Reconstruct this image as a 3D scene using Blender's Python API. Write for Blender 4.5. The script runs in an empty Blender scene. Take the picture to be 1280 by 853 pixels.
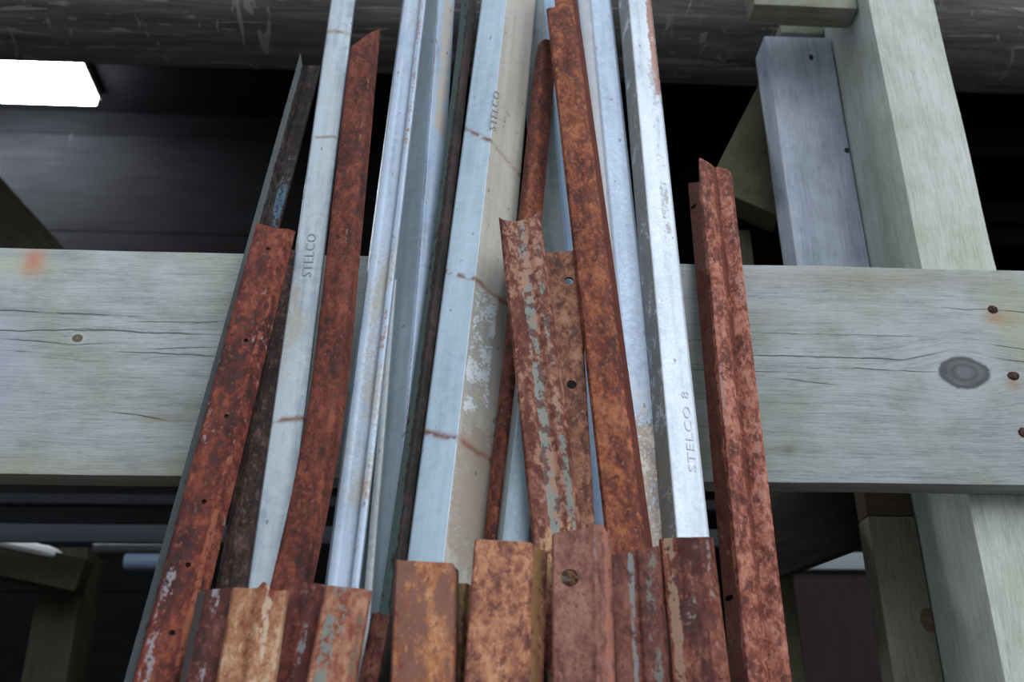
import bpy, bmesh, math, random
from mathutils import Vector, Matrix, noise as mnoise
S = bpy.context.scene
COL = S.collection
random.seed(7)

# ------------------------------------------------------------------ camera
FPX, PITCH, YAW, ROLL, DIST, BEAM_DZ = 1339.0, 0.449673, 0.0623666, -0.0090139, 1.14866, 0.382348
CAM = Vector((0, -DIST, 1.5))
fw = Vector((math.sin(YAW) * math.cos(PITCH), math.cos(YAW) * math.cos(PITCH), math.sin(PITCH)))
r0 = fw.cross(Vector((0, 0, 1))).normalized()
u0 = r0.cross(fw)
rt = r0 * math.cos(ROLL) + u0 * math.sin(ROLL)
up = u0 * math.cos(ROLL) - r0 * math.sin(ROLL)
cd = bpy.data.cameras.new('camera')
cam = bpy.data.objects.new('camera', cd)
COL.objects.link(cam)
cd.sensor_width = 36
cd.sensor_fit = 'HORIZONTAL'
cd.lens = FPX * 36 / 1280
cd.clip_start = 0.02
cam.matrix_world = Matrix(((rt.x, up.x, -fw.x, CAM.x), (rt.y, up.y, -fw.y, CAM.y), (rt.z, up.z, -fw.z, CAM.z), (0, 0, 0, 1)))
S.camera = cam
cd.dof.use_dof = True
cd.dof.focus_distance = 1.22
cd.dof.aperture_fstop = 5.0

def ray(px, py):
    return (fw * FPX + rt * (px - 640) - up * (py - 426.5)).normalized()
def hit(px, py, p0, n):
    d = ray(px, py)
    return CAM + d * ((p0 - CAM).dot(n) / d.dot(n))
def at_y(px, py, y):
    return hit(px, py, Vector((0, y, 0)), Vector((0, 1, 0)))
def at_z(px, py, z):
    return hit(px, py, Vector((0, 0, z)), Vector((0, 0, 1)))

ZB = CAM.z + BEAM_DZ
BH = 0.286
BT = 0.038
ZT = ZB + BH

# ------------------------------------------------------------------ node helper
class G:
    def __init__(s, name):
        s.m = bpy.data.materials.new(name)
        s.m.use_nodes = True
        s.t = s.m.node_tree
        s.b = s.t.nodes['Principled BSDF']
    def new(s, ty): return s.t.nodes.new(ty)
    def put(s, sock, v):
        if isinstance(v, bpy.types.NodeSocket): s.t.links.new(v, sock)
        elif v is not None:
            if hasattr(sock, 'default_value'):
                try: sock.default_value = v
                except Exception: sock.default_value = (*v, 1)
    def f(s, op, a, b=None, c=None):
        n = s.new('ShaderNodeMath'); n.operation = op
        for i, v in enumerate((a, b, c)):
            if v is not None: s.put(n.inputs[i], v)
        return n.outputs[0]
    def add(s, a, b): return s.f('ADD', a, b)
    def sub(s, a, b): return s.f('SUBTRACT', a, b)
    def mul(s, a, b): return s.f('MULTIPLY', a, b)
    def obj(s): return s.new('ShaderNodeTexCoord').outputs['Object']
    def sep(s, v):
        n = s.new('ShaderNodeSeparateXYZ'); s.put(n.inputs[0], v); return n.outputs
    def comb(s, x, y, z):
        n = s.new('ShaderNodeCombineXYZ')
        for i, v in enumerate((x, y, z)): s.put(n.inputs[i], v)
        return n.outputs[0]
    def map(s, v, loc=(0, 0, 0), sc=(1, 1, 1)):
        n = s.new('ShaderNodeMapping'); s.put(n.inputs[0], v)
        n.inputs['Location'].default_value = loc; n.inputs['Scale'].default_value = sc
        return n.outputs[0]
    def noise(s, v, scale, detail=4, rough=.55, dist=0):
        n = s.new('ShaderNodeTexNoise'); s.put(n.inputs['Vector'], v)
        n.inputs['Scale'].default_value = scale; n.inputs['Detail'].default_value = detail
        n.inputs['Roughness'].default_value = rough; n.inputs['Distortion'].default_value = dist
        return n.outputs['Fac']
    def vor(s, v, scale):
        n = s.new('ShaderNodeTexVoronoi'); s.put(n.inputs['Vector'], v); n.inputs['Scale'].default_value = scale
        return n.outputs['Color']
    def rng(s, x, a, b, c=0., d=1.):
        n = s.new('ShaderNodeMapRange'); n.interpolation_type = 'SMOOTHSTEP'
        s.put(n.inputs[0], x)
        for i, v in enumerate((a, b, c, d)): s.put(n.inputs[i + 1], v)
        return n.outputs[0]
    def ramp(s, x, stops):
        n = s.new('ShaderNodeValToRGB'); s.put(n.inputs[0], x)
        e = n.color_ramp.elements
        while len(e) < len(stops): e.new(.5)
        for el, (p, c) in zip(e, stops): el.position = p; el.color = (*c, 1)
        return n.outputs[0]
    def mix(s, fac, a, b, mode='MIX'):
        n = s.new('ShaderNodeMix'); n.data_type = 'RGBA'; n.blend_type = mode
        s.put(n.inputs[0], fac)
        for i, v in ((6, a), (7, b)):
            s.put(n.inputs[i], v if isinstance(v, bpy.types.NodeSocket) else (*v, 1))
        return n.outputs[2]
    def bump(s, h, strength=.5, dist=.001):
        n = s.new('ShaderNodeBump'); s.put(n.inputs['Height'], h)
        n.inputs['Strength'].default_value = strength; n.inputs['Distance'].default_value = dist
        s.t.links.new(n.outputs[0], s.b.inputs['Normal'])
    def out(s, col, rough=.8, metal=0., spec=.3):
        s.put(s.b.inputs['Base Color'], col if isinstance(col, bpy.types.NodeSocket) else (*col, 1))
        s.put(s.b.inputs['Roughness'], rough)
        s.put(s.b.inputs['Metallic'], metal)
        s.b.inputs['Specular IOR Level'].default_value = spec
        return s.m
    def band(s, x, a, b, soft):
        """1 between a and b, with soft edges."""
        return s.mul(s.rng(x, a - soft, a + soft), s.rng(x, b - soft, b + soft, 1., 0.))

def plain(name, col, rough=.7, metal=0.):
    return G(name).out(col, rough, metal)

def sr(r, g, b):
    return tuple(((v / 255) / 12.92 if v / 255 < .04045 else ((v / 255 + .055) / 1.055) ** 2.4) for v in (r, g, b))

# colours of the metals
DARK, MAROON, REDBR, BROWN, ORANGE, PALE = sr(52, 26, 24), sr(88, 40, 34), sr(122, 56, 42), sr(142, 84, 62), sr(178, 106, 70), sr(208, 156, 122)
GREENP, GREYP, LILAC = sr(124, 140, 134), sr(134, 134, 138), sr(156, 150, 156)

def mat_rust(name, seed, cols, stripes=(), paint=None, pits=.35, sz=1.0, gain=1.0):
    """cols: four rust colours from dark to light; stripes: (s0, s1, colour, amount) along the bar; paint: (colour, amount) in loose flakes."""
    g = G(name)
    o = g.obj()
    v = g.map(o, (seed * 3.1, seed * 1.7, seed * 2.3))
    vs = g.map(v, sc=(1, 1, .45))
    blot = g.noise(vs, 26 * sz, 6, .62)
    fine = g.noise(g.map(v, sc=(1, 1, .7)), 150 * sz, 5, .68)
    mid = g.noise(g.map(v, sc=(1, 1, .55)), 70 * sz, 4, .6, .6)
    f = g.add(g.mul(blot, .34), g.add(g.mul(fine, .36), g.mul(mid, .30)))
    col = g.ramp(f, [(.41, cols[0]), (.475, cols[1]), (.525, cols[2]), (.59, cols[3])])
    vf = g.map(v, sc=(1, 1, .7))
    s1 = g.rng(g.noise(vf, 230 * sz, 3, .6), .57, .64)
    s2 = g.rng(g.noise(g.map(vf, (4, 9, 2)), 190 * sz, 3, .6), .58, .65)
    col = g.mix(g.mul(s2, .50), col, tuple(min(1, q * 1.12) for q in cols[3]))
    col = g.mix(g.mul(s1, .50), col, cols[0])
    xyz = g.sep(o)
    x, zz = xyz[0], xyz[2]
    for k, st in enumerate(stripes):
        s0, s1_, c, am = st[:4]
        m = g.band(x, s0, s1_, .0035)
        if len(st) > 4: m = g.mul(m, g.band(zz, st[4], st[5], .03))
        lo = .64 - am * .32
        q = g.add(g.mul(g.noise(g.map(vs, (k * 5., 3, k * 2.)), 42, 5, .68), .55), g.mul(fine, .45))
        p = g.rng(g.add(q, g.mul(g.sub(m, 1.), .45)), lo, lo + .05)
        col = g.mix(g.mul(p, .85), col, g.mix(g.mul(fine, .5), c, tuple(t * .8 for t in c)))
    if paint:
        lo = .66 - paint[1] * .32
        q = g.add(g.mul(g.noise(g.map(vs, (9, 4, 1)), 34, 5, .66), .6), g.mul(fine, .4))
        col = g.mix(g.mul(g.rng(q, lo, lo + .05), .85), col, paint[0])
    pit = g.rng(g.noise(g.map(v, (3, 8, 2), (1, 1, .8)), 95 * sz, 3, .6), .70 - pits * .2, .76 - pits * .2)
    col = g.mix(g.mul(pit, .75), col, cols[0])
    g.bump(g.add(fine, g.mul(mid, 1.2)), .55, .0015)
    return g.out(col, g.rng(fine, .3, .7, .62, .9), 0., .35)

def mat_galv(name, seed, base=sr(174, 190, 204), dark=sr(136, 150, 164), stain=sr(168, 158, 140), amount=.3, stripes=(), bands=(), white=0., rusty=(), zstain=None):
    """bands: (z, slope, width, strength) cross marks; rusty: (s0, s1, amount) rust along an edge; stripes: (s0, s1, colour, amount)."""
    g = G(name)
    o = g.obj()
    v = g.map(o, (seed * 2.1, seed * 3.7, seed * 1.3))
    st = g.noise(g.map(v, sc=(1, 1, .06)), 90, 4, .6)
    bl = g.noise(g.map(v, sc=(1, 1, .35)), 18, 5, .6)
    sp = g.sep(g.vor(v, 110))[0]
    fine = g.noise(v, 260, 4, .7)
    f = g.add(g.mul(st, .45), g.add(g.mul(bl, .35), g.add(g.mul(sp, .06), g.mul(fine, .14))))
    col = g.ramp(f, [(.36, dark), (.50, base), (.66, tuple(min(1, c * 1.18) for c in base))])
    xyz = g.sep(o)
    x, z = xyz[0], xyz[2]
    lo = .72 - amount * .4
    sm = g.rng(g.add(g.mul(g.noise(g.map(v, (4, 2, 9), (1, 1, .3)), 22, 6, .65), .7), g.mul(fine, .3)), lo, lo + .12)
    col = g.mix(g.mul(sm, .75), col, stain)
    wob = g.mul(g.sub(g.noise(v, 45, 4), .5), .010)
    xw = g.add(x, wob)
    tone = g.rng(f, .38, .64, .86, 1.12)
    for k, (s0, s1, c, am) in enumerate(stripes):
        m = g.band(x, s0, s1, .0006)
        lo = .62 - am * .36
        p = g.rng(g.add(g.mul(bl, .6), g.mul(fine, .4)), lo, lo + .12)
        col = g.mix(g.mul(m, p), col, g.mix(1., c, g.comb(tone, tone, tone), 'MULTIPLY'))
    if zstain:
        for (z0, z1, s0, s1, c, am) in zstain:
            m = g.mul(g.band(z, z0, z1, .05), g.band(x, s0, s1, .004))
            lo = .62 - am * .32
            q = g.add(g.mul(g.noise(g.map(v, sc=(1, 1, .7)), 60, 5, .66), .55), g.mul(fine, .45))
            p = g.rng(g.add(q, g.mul(g.sub(m, 1.), .35)), lo, lo + .09)
            col = g.mix(g.mul(p, .85), col, c)
    if white:
        lo = .72 - white * .36
        p = g.rng(g.add(g.mul(g.noise(g.map(v, (1, 7, 3), (1, 1, .6)), 55, 5, .65), .65), g.mul(fine, .35)), lo, lo + .07)
        col = g.mix(g.mul(p, .8), col, sr(222, 230, 238))
    for (z0, sl, w, am) in bands:
        d = g.sub(g.add(z, g.mul(wob, .7)), g.add(g.mul(x, sl), z0))
        e = g.f('POWER', 2.718, g.mul(g.f('POWER', g.f('ABSOLUTE', g.mul(d, 1 / w)), 2.), -1.))
        e = g.mul(e, g.rng(g.noise(v, 70, 4), .35, .55))
        col = g.mix(g.mul(e, am), col, sr(128, 86, 66))
    for (s0, s1, am) in rusty:
        m = g.band(x, s0, s1, .0012)
        lo = .64 - am * .32
        q = g.add(g.mul(g.noise(g.map(v, (2, 2, 6), (1, 1, .2)), 45, 5, .7), .6), g.mul(fine, .4))
        col = g.mix(g.mul(g.rng(g.add(q, g.mul(g.sub(m, 1.), .4)), lo, lo + .08), .8), col, sr(150, 100, 76))
    speck = g.rng(g.noise(g.map(v, (5, 5, 5), (1, 1, .5)), 130, 2, .5), .70, .74)
    col = g.mix(g.mul(speck, .55), col, sr(92, 84, 78))
    g.bump(g.add(fine, g.mul(st, .8)), .22, .0008)
    return g.out(col, g.rng(fine, .3, .7, .42, .62), .22, .45)

def mat_wood(name, seed, light, dark, tint, axis='x', amt=.4, knots=(), cracks=(), stains=(), scale=1.0, ringy=0.0, contrast=1.0):
    """axis: grain direction in local space.  knots: (a, c, ra, rc, colour) in grain / across coordinates.
    cracks: (c0, slope, a0, a1, width).  stains: (a, c, ra, rc, colour, strength)."""
    g = G(name)
    xyz = g.sep(g.obj())
    if axis == 'x': a, c, w = xyz[0], xyz[2], xyz[1]
    else: a, c, w = xyz[2], xyz[0], xyz[1]
    cc = c
    kd = []
    for (ka, kc, ra, rc, kcol) in knots:
        da = g.mul(g.sub(a, ka), 1 / ra)
        dc = g.mul(g.sub(c, kc), 1 / rc)
        r2 = g.add(g.mul(da, da), g.mul(dc, dc))
        kd.append((r2, kcol))
        e = g.f('POWER', 2.718, g.mul(r2, -.22))
        cc = g.sub(cc, g.mul(g.mul(g.sub(c, kc), e), .85))
    base = g.comb(g.add(g.mul(a, .05), seed), cc, w)
    base = g.map(base, (0, seed * 1.3, seed * .7))
    wobv = g.noise(g.map(g.comb(a, cc, w), (seed, 0, 0), (.8, 1.5, 1.5)), 5, 2, .5)
    gr = g.comb(g.add(g.mul(a, .03), seed), g.add(cc, g.mul(wobv, .018)), w)
    n1 = g.noise(gr, 75 * scale, 5, .62)
    n2 = g.noise(g.map(gr, (0, 3, 1), (1.6, 1, 1)), 380 * scale, 4, .7)
    n5 = g.noise(g.map(gr, (5, 1, 2), (3, 1, 1)), 800 * scale, 3, .7)
    n3 = g.noise(g.map(g.comb(a, c, w), (seed * 2, 5, 1)), 9, 5, .6)
    n4 = g.noise(g.map(g.comb(g.mul(a, .45), c, w), (seed, 1, 8)), 26, 6, .7)
    f = g.add(g.mul(n1, .20), g.add(g.mul(n2, .30), g.add(g.mul(n4, .26), g.mul(n5, .24))))
    h = .5 * .16 / contrast
    col = g.ramp(f, [(.5 - h * 1.7, dark), (.5 + h * .3, light), (.5 + h * 1.7, tuple(min(1, q * 1.14) for q in light))])
    col = g.mix(g.mul(g.rng(n3, .42, .66), amt), col, g.mix(1., col, tint, 'MULTIPLY'))
    dl = g.rng(n2, .30, .39, 1., 0.)
    col = g.mix(g.mul(dl, .40), col, dark)
    hair = g.mul(g.rng(n5, .30, .38, 1., 0.), g.rng(n4, .45, .6))
    col = g.mix(g.mul(hair, .55), col, tuple(q * .55 for q in dark))
    for (sa, sc_, ra, rc, scol, stt) in stains:
        da = g.mul(g.sub(a, sa), 1 / ra); dc = g.mul(g.sub(c, sc_), 1 / rc)
        r2 = g.add(g.mul(da, da), g.mul(dc, dc))
        e = g.f('POWER', 2.718, g.mul(r2, -1.))
        e = g.mul(e, g.rng(n4, .25, .6, .5, 1.))
        col = g.mix(g.mul(e, stt), col, scol)
    for (c0, sl, a0, a1, wd) in cracks:
        line = g.add(g.mul(g.sub(a, a0), sl), c0)
        wv = g.mul(g.sub(g.noise(g.map(g.comb(a, 0, 0), (c0 * 31, 0, 0)), 14, 3), .5), .009)
        d = g.f('ABSOLUTE', g.sub(g.sub(c, line), wv))
        m = g.rng(d, wd * .3, wd * 1.25, 1., 0.)
        m = g.mul(m, g.band(a, a0, a1, .02))
        m = g.mul(m, g.rng(g.noise(g.comb(g.mul(a, 1.), c0 * 9, 0), 22, 2), .33, .5, .35, 1.))
        col = g.mix(g.mul(m, .85), col, tuple(q * .16 for q in dark))
    for r2, kcol in kd:
        r = g.f('SQRT', r2)
        rr = g.add(r, g.mul(g.sub(g.noise(g.comb(a, c, w), 45, 4, .6), .5), .55))
        inside = g.rng(rr, .92, 1.06, 1., 0.)
        ring = g.f('SINE', g.mul(g.add(r, g.mul(g.sub(n4, .5), .5)), 17.))
        kc2 = g.mix(g.mul(g.rng(ring, -.4, 1.), .45), kcol, tuple(q * .45 for q in kcol))
        halo = g.mul(g.rng(rr, 1.0, 2.1, 1., 0.), .35)
        col = g.mix(halo, col, tuple(min(1, q * 1.15) for q in light))
        kc2 = g.mix(g.mul(g.rng(n4, .4, .62), .5), kc2, tuple(q * .5 for q in kcol))
        kc2 = g.mix(g.mul(g.rng(r, .22, .34, 1., 0.), .45), kc2, tuple(min(1, q * 1.5) for q in kcol))
        col = g.mix(inside, col, kc2)
        rim = g.band(rr, .9, 1.05, .08)
        col = g.mix(g.mul(rim, .5), col, tuple(q * .4 for q in kcol))
    g.bump(g.add(n1, n2), .35, .0012)
    return g.out(col, .85, 0., .25)

# ------------------------------------------------------------------ object helpers
def tag(o, label, cat, group=None):
    o['label'] = label; o['category'] = cat
    if group: o['group'] = group
    return o

def sharp(bm, ang=34):
    for f in bm.faces: f.smooth = True
    a = math.radians(ang)
    for e in bm.edges:
        if len(e.link_faces) == 2 and e.calc_face_angle(0) > a: e.smooth = False

def link(name, bm, mat, parent=None, mw=None):
    bmesh.ops.recalc_face_normals(bm, faces=bm.faces)
    sharp(bm)
    me = bpy.data.meshes.new(name)
    bm.to_mesh(me); bm.free()
    if mat: me.materials.append(mat)
    o = bpy.data.objects.new(name, me)
    COL.objects.link(o)
    if parent: o.parent = parent
    if mw is not None: o.matrix_world = mw
    return o

def drill(o, holes):
    """holes: (local centre, radius) drilled along local y, straight through."""
    for c, r in holes:
        bm = bmesh.new()
        bmesh.ops.create_cone(bm, cap_ends=True, segments=20, radius1=r, radius2=r, depth=.09,
                              matrix=Matrix.Translation(c) @ Matrix.Rotation(math.pi / 2, 4, 'X'))
        me = bpy.data.meshes.new('cut'); bm.to_mesh(me); bm.free()
        k = bpy.data.objects.new('cut', me); COL.objects.link(k)
        k.matrix_world = o.matrix_world
        md = o.modifiers.new('b', 'BOOLEAN'); md.operation = 'DIFFERENCE'; md.object = k; md.solver = 'EXACT'
        bpy.context.view_layer.update()
        dg = bpy.context.evaluated_depsgraph_get()
        nm = bpy.data.meshes.new_from_object(o.evaluated_get(dg))
        o.modifiers.clear()
        old = o.data; o.data = nm; nm.name = old.name
        bpy.data.objects.remove(k)

LEAN = math.radians(9)
PN = Vector((0, -math.cos(LEAN), math.sin(LEAN)))      # normal of the leaning plane, towards the viewer
BASE = 22.0                                            # mm kept between the beam edge and the rearmost bar

class Bar:
    """A folded steel bar that leans on the beam: axis in the leaning plane, section given where its folds lie."""
    def __init__(s, d, axis, yref, sec, tops, t=3.0, wob=.25, soft=.35):
        s.p0 = Vector((0, 0, ZT)) + PN * ((d + BASE) / 1000)
        P = [hit(x, y, s.p0, PN) for x, y in axis]
        ax = (P[0] - P[-1]).normalized()
        # foot on the ground
        s.foot = P[-1] - ax * (P[-1].z / ax.z)
        s.ax = ax
        s.side = ax.cross(-PN).normalized() * -1
        if s.side.x < 0: s.side = -s.side
        s.n = PN
        # x-side, y-into the scene, z-up the bar
        s.side = (-s.n).cross(ax).normalized()
        s.mw = Matrix(((s.side.x, -s.n.x, ax.x, s.foot.x), (s.side.y, -s.n.y, ax.y, s.foot.y), (s.side.z, -s.n.z, ax.z, s.foot.z), (0, 0, 0, 1)))
        s.bend = sorted(((p - s.foot).dot(ax), (p - s.foot).dot(s.side)) for p in P)
        s.yref = yref
        s.pts = []
        for (x, n) in sec:
            s.pts.append([s.sx(x, n, yref), n / 1000])
        s.tops = tops
        s.t = t / 1000
        s.wob = wob / 1000
        s.soft = soft
    def off(s, z):
        b = s.bend
        if z <= b[0][0]:
            i = 0
        elif z >= b[-1][0]:
            i = len(b) - 2
        else:
            i = max(k for k in range(len(b) - 1) if b[k][0] <= z)
        (z0, x0), (z1, x1) = b[i], b[i + 1]
        if len(b) == 2: return 0.
        # smooth the kinks
        def lin(zz):
            if zz <= b[0][0]: j = 0
            elif zz >= b[-1][0]: j = len(b) - 2
            else: j = max(k for k in range(len(b) - 1) if b[k][0] <= zz)
            (a0, c0), (a1, c1) = b[j], b[j + 1]
            return c0 + (c1 - c0) * (zz - a0) / (a1 - a0)
        w = .04
        return (lin(z - w) + 2 * lin(z) + lin(z + w)) / 4 if z > b[0][0] - .1 else lin(z)
    def loc(s, x, y, n=0.):
        """screen point on the plane n mm in front of the bar's own plane, in the bar's local (s, z)."""
        p = hit(x, y, s.p0 + PN * (n / 1000), PN) - s.foot
        return p.dot(s.side), p.dot(s.ax)
    def sx(s, x, n=0., y=None):
        a, z = s.loc(x, y if y is not None else s.yref, n)
        return a - s.off(z)
    def zy(s, x, y, n=0.):
        return s.loc(x, y, n)[1]
    def ztop(s, sl, n, y):
        lo, hi = 0.2, 4.5
        for _ in range(40):
            m = (lo + hi) / 2
            w = s.foot + s.ax * m + s.side * (sl + s.off(m)) + s.n * n - CAM
            yy = 426.5 - FPX * w.dot(up) / w.dot(fw)
            if yy > y: lo = m
            else: hi = m
        return lo
    def build(s, name, mat, seed=0, holes=()):
        pts = [(p[0], p[1], s.ztop(p[0], p[1], y)) for p, y in zip(s.pts, s.tops)]
        # round the folds
        R = [pts[0]]
        for i in range(1, len(pts) - 1):
            a, b, c = (Vector(q) for q in pts[i - 1:i + 2])
            la, lc = (Vector((a.x - b.x, a.y - b.y))).length, (Vector((c.x - b.x, c.y - b.y))).length
            r = min(.0035, la * s.soft, lc * s.soft)
            pa, pc = b + (a - b) * (r / la), b + (c - b) * (r / lc)
            for u in (0, .5, 1):
                q = pa * (1 - u) ** 2 + b * (2 * u * (1 - u)) + pc * u * u
                R.append(tuple(q))
        R.append(pts[-1])
        # thickness, mitred
        M = len(R)
        back = []
        for i in range(M):
            t = Vector((0, 0))
            for j in (i - 1, i):
                if 0 <= j < M - 1:
                    e = Vector((R[j + 1][0] - R[j][0], R[j + 1][1] - R[j][1]))
                    if e.length > 1e-7: t += e.normalized()
            t.normalize()
            back.append((R[i][0] + t.y * s.t, R[i][1] - t.x * s.t, R[i][2]))
        loop = R + back[::-1]
        L = len(loop)
        K = 110
        bm = bmesh.new()
        rows = []
        for k in range(K + 1):
            row = []
            for i, (sl, n, zt) in enumerate(loop):
                zb = -(s.foot.z + s.n.z * n + s.side.z * sl) / s.ax.z
                u = (k / K) ** .9
                zz = zt + (zb - zt) * u
                if k == 0:
                    zz += (mnoise.noise(Vector((sl * 300 + seed, n * 300, seed * 3.)))) * .0012
                nv = Vector((sl * 60 + seed * 7.3, n * 60, zz * 9))
                a = sl + s.off(zz) + mnoise.noise(nv) * s.wob
                b = n + mnoise.noise(nv + Vector((31, 5, 9))) * s.wob
                row.append(bm.verts.new((a, -b, zz)))
            rows.append(row)
        for k in range(K):
            for i in range(L):
                j = (i + 1) % L
                bm.faces.new((rows[k][i], rows[k][j], rows[k + 1][j], rows[k + 1][i]))
        for row in (rows[0], rows[-1]):
            for i in range(M - 1):
                bm.faces.new((row[i], row[i + 1], row[L - 2 - i], row[L - 1 - i]))
        o = link(name, bm, mat, mw=s.mw)
        if holes:
            hs = []
            for (x, y, r, n) in holes:
                a, z = s.loc(x, y, n)
                hs.append((Vector((a, -n / 1000, z)), r / 1000))
            drill(o, hs)
        s.o = o
        return o
    def lettering(s, txt, x, y, n0, n1, x0, x1, height, length, mat):
        """raised lettering that reads up the bar, on the flat between folds (x0,n0) and (x1,n1)."""
        c = bpy.data.curves.new('raised_lettering', 'FONT')
        c.body = txt; c.size = .02; c.extrude = .00035; c.resolution_u = 2; c.space_character = 1.1
        t = bpy.data.objects.new('raised_lettering', c); COL.objects.link(t)
        bpy.context.view_layer.update()
        me = bpy.data.meshes.new_from_object(t.evaluated_get(bpy.context.evaluated_depsgraph_get()))
        bpy.data.objects.remove(t)
        xs = [v.co.x for v in me.vertices]; ys = [v.co.y for v in me.vertices]
        w, h = max(xs) - min(xs), max(ys) - min(ys)
        a0, a1 = s.sx(x0, n0), s.sx(x1, n1)
        m0, m1 = n0 / 1000, n1 / 1000
        e = Vector((a1 - a0, -(m1 - m0), 0)); u = e.normalized()
        nn = Vector((0, 0, 1)).cross(u); nn = -nn if nn.y > 0 else nn
        aa, zz = s.loc(x, y, n0)
        q = (aa - a0) / (a1 - a0)
        org = Vector((a0, -m0, 0)) + e * q + Vector((0, 0, zz)) + nn * .0004
        for v in me.vertices:
            X = (v.co.x - min(xs)) / w * length; Y = (v.co.y - min(ys)) / h * height; Z = v.co.z
            v.co = org + Vector((0, 0, 1)) * X - u * Y + nn * Z
        me.materials.append(mat)
        me.name = 'raised_lettering'
        o = bpy.data.objects.new('raised_lettering', me)
        COL.objects.link(o); o.parent = s.o
        return o

# ------------------------------------------------------------------ the steel bars
GL, GR, GF = 'long galvanized bars leaning on the beam', 'long rusty bars leaning on the beam', 'short rusty bars at the front of the bundle'
RUST_RED = (DARK, MAROON, REDBR, BROWN)
RUST_ORANGE = (MAROON, REDBR, BROWN, ORANGE)
RUST_BRIGHT = (REDBR, BROWN, ORANGE, PALE)

# far left dark channel
b = Bar(2, [(374, 65), (152, 853)], 200, [(338, 7), (346, 8), (354, -10), (370, -4)], [66, 84, 82, 82])
tag(b.build('steel_channel', mat_rust('dark_channel_steel', 1, (sr(30, 26, 26), sr(46, 38, 36), sr(66, 56, 52), sr(88, 78, 74)),
    stripes=[(b.sx(336, 7), b.sx(347, 8), sr(84, 92, 94), .8), (b.sx(356, -10), b.sx(371, -4), sr(92, 124, 146), .42, b.zy(352, 300), b.zy(370, 170))], pits=.1), 1),
    'dark weathered steel channel with bluish worn paint, outermost at the left of the bundle', 'steel bar', GR)

# rusty angle with a row of holes
b = Bar(48, [(344, 283), (199, 853)], 500, [(261, -3), (264, 2), (288, -1), (298, -1), (305, 2), (319, -12)], [279, 279, 285, 286, 286, 289])
tag(b.build('steel_angle', mat_rust('red_rust_steel', 2, RUST_RED, stripes=[(b.sx(298, 0), b.sx(311, 0), sr(160, 92, 68), .5), (b.sx(262, 0), b.sx(282, 0), LILAC, .42, b.zy(160, 900), b.zy(215, 690))],
    paint=(LILAC, .26), pits=.3), 2,
    holes=[(335, 311, 2.6, 0), (307, 425, 2.6, 0), (283, 520, 2.6, 0), (255, 627, 2.6, 0), (235, 706, 2.6, 0), (215, 791, 2.6, 0)]),
    'red-brown rusted steel angle with a row of small round holes down its face', 'steel bar', GR)

# dark brown bar behind it
b = Bar(22, [(353, 385), (291, 735)], 700, [(276, -6), (288, 8), (294, 1), (306, 4), (318, 2)], [312, 310, 312, 314, 314])
tag(b.build('steel_angle', mat_rust('blackish_rust_steel', 3, (sr(28, 20, 20), sr(46, 32, 30), sr(66, 46, 42), sr(104, 82, 74)), stripes=[(b.sx(287, 6), b.sx(291, 5), sr(136, 112, 102), .4), (b.sx(304, 4), b.sx(308, 4), sr(120, 98, 90), .35)], pits=.2), 3),  # the two thin light stripes paint highlights along the ridges
    'blackish brown ridged bar wedged behind the left bar that has a row of holes', 'steel bar', GR)

# silver flat strip
b = Bar(32, [(425, 0), (327, 731)], 600, [(328.5, -12), (329.5, 0), (371, 0), (372, -12)], [-60, -60, -62, -62], t=2.5)
zb_ = [(b.zy(425, 40), -.1, .004, .8), (b.zy(400, 172), .1, .003, .7), (b.zy(355, 525), .15, .0035, .95), (b.zy(385, 335), 0, .003, .3)]
tag(b.build('steel_strip', mat_galv('galvanized_pale', 4, base=sr(178, 190, 198), amount=.46, bands=zb_), 4),
    'pale galvanized flat strip with thin brown cross marks, just left of the bent rusty bar', 'steel bar', GL)
INK = plain('stamped_letters', sr(150, 158, 162), .6, .2)
b.lettering('STELCO', 389, 346, 0, 0, 329.5, 371, .011, .064, INK)

# bent rusty bar
b = Bar(58, [(457, 45), (430, 310), (412, 487), (389, 620), (364, 730), (338, 853)], 310, [(409, -4), (411, 0), (436, 4), (442, 3), (451, -16)], [59, 58, 41, 39, 36])
tag(b.build('steel_angle', mat_rust('dark_red_rust_steel', 5, (sr(50, 24, 20), sr(84, 38, 30), sr(112, 54, 40), sr(138, 76, 56)),
    stripes=[(b.sx(440, 3), b.sx(448, -8), sr(140, 112, 96), .40, b.zy(450, 330), b.zy(465, 90))], pits=.3), 5),
    'dark red rusted steel angle with a slanted top that kinks sideways halfway down', 'steel bar', GR)

# silver channel with bright lip
b = Bar(26, [(519, 0), (429, 732)], 320, [(461, -8), (463, 0), (470, 0), (473, -.7), (483, -.7), (486, 0), (488, 6), (496, 6), (497, -8)],
        [-90] * 9, t=2.5)
tag(b.build('steel_channel', mat_galv('galvanized_blue', 6, base=sr(168, 184, 202), dark=sr(128, 148, 172), amount=.50,
    rusty=[(b.sx(487, 6), b.sx(494, 6), .35)]), 6),
    'wide bluish galvanized channel with a bright raised lip, right of the bent rusty bar', 'steel bar', GL)

# thin silver edge beside it
b = Bar(14, [(484, 450), (461, 735)], 620, [(463, -4), (465, 3), (475, 3), (476, -6)], [350, 350, 350, 350], t=2.2)
tag(b.build('steel_strip', mat_galv('galvanized_thin', 7, base=sr(150, 158, 162), dark=sr(120, 128, 134), amount=.3), 7),
    'very narrow galvanized strip between the lipped channel and the brown-ridged angle', 'steel bar', GL)

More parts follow.
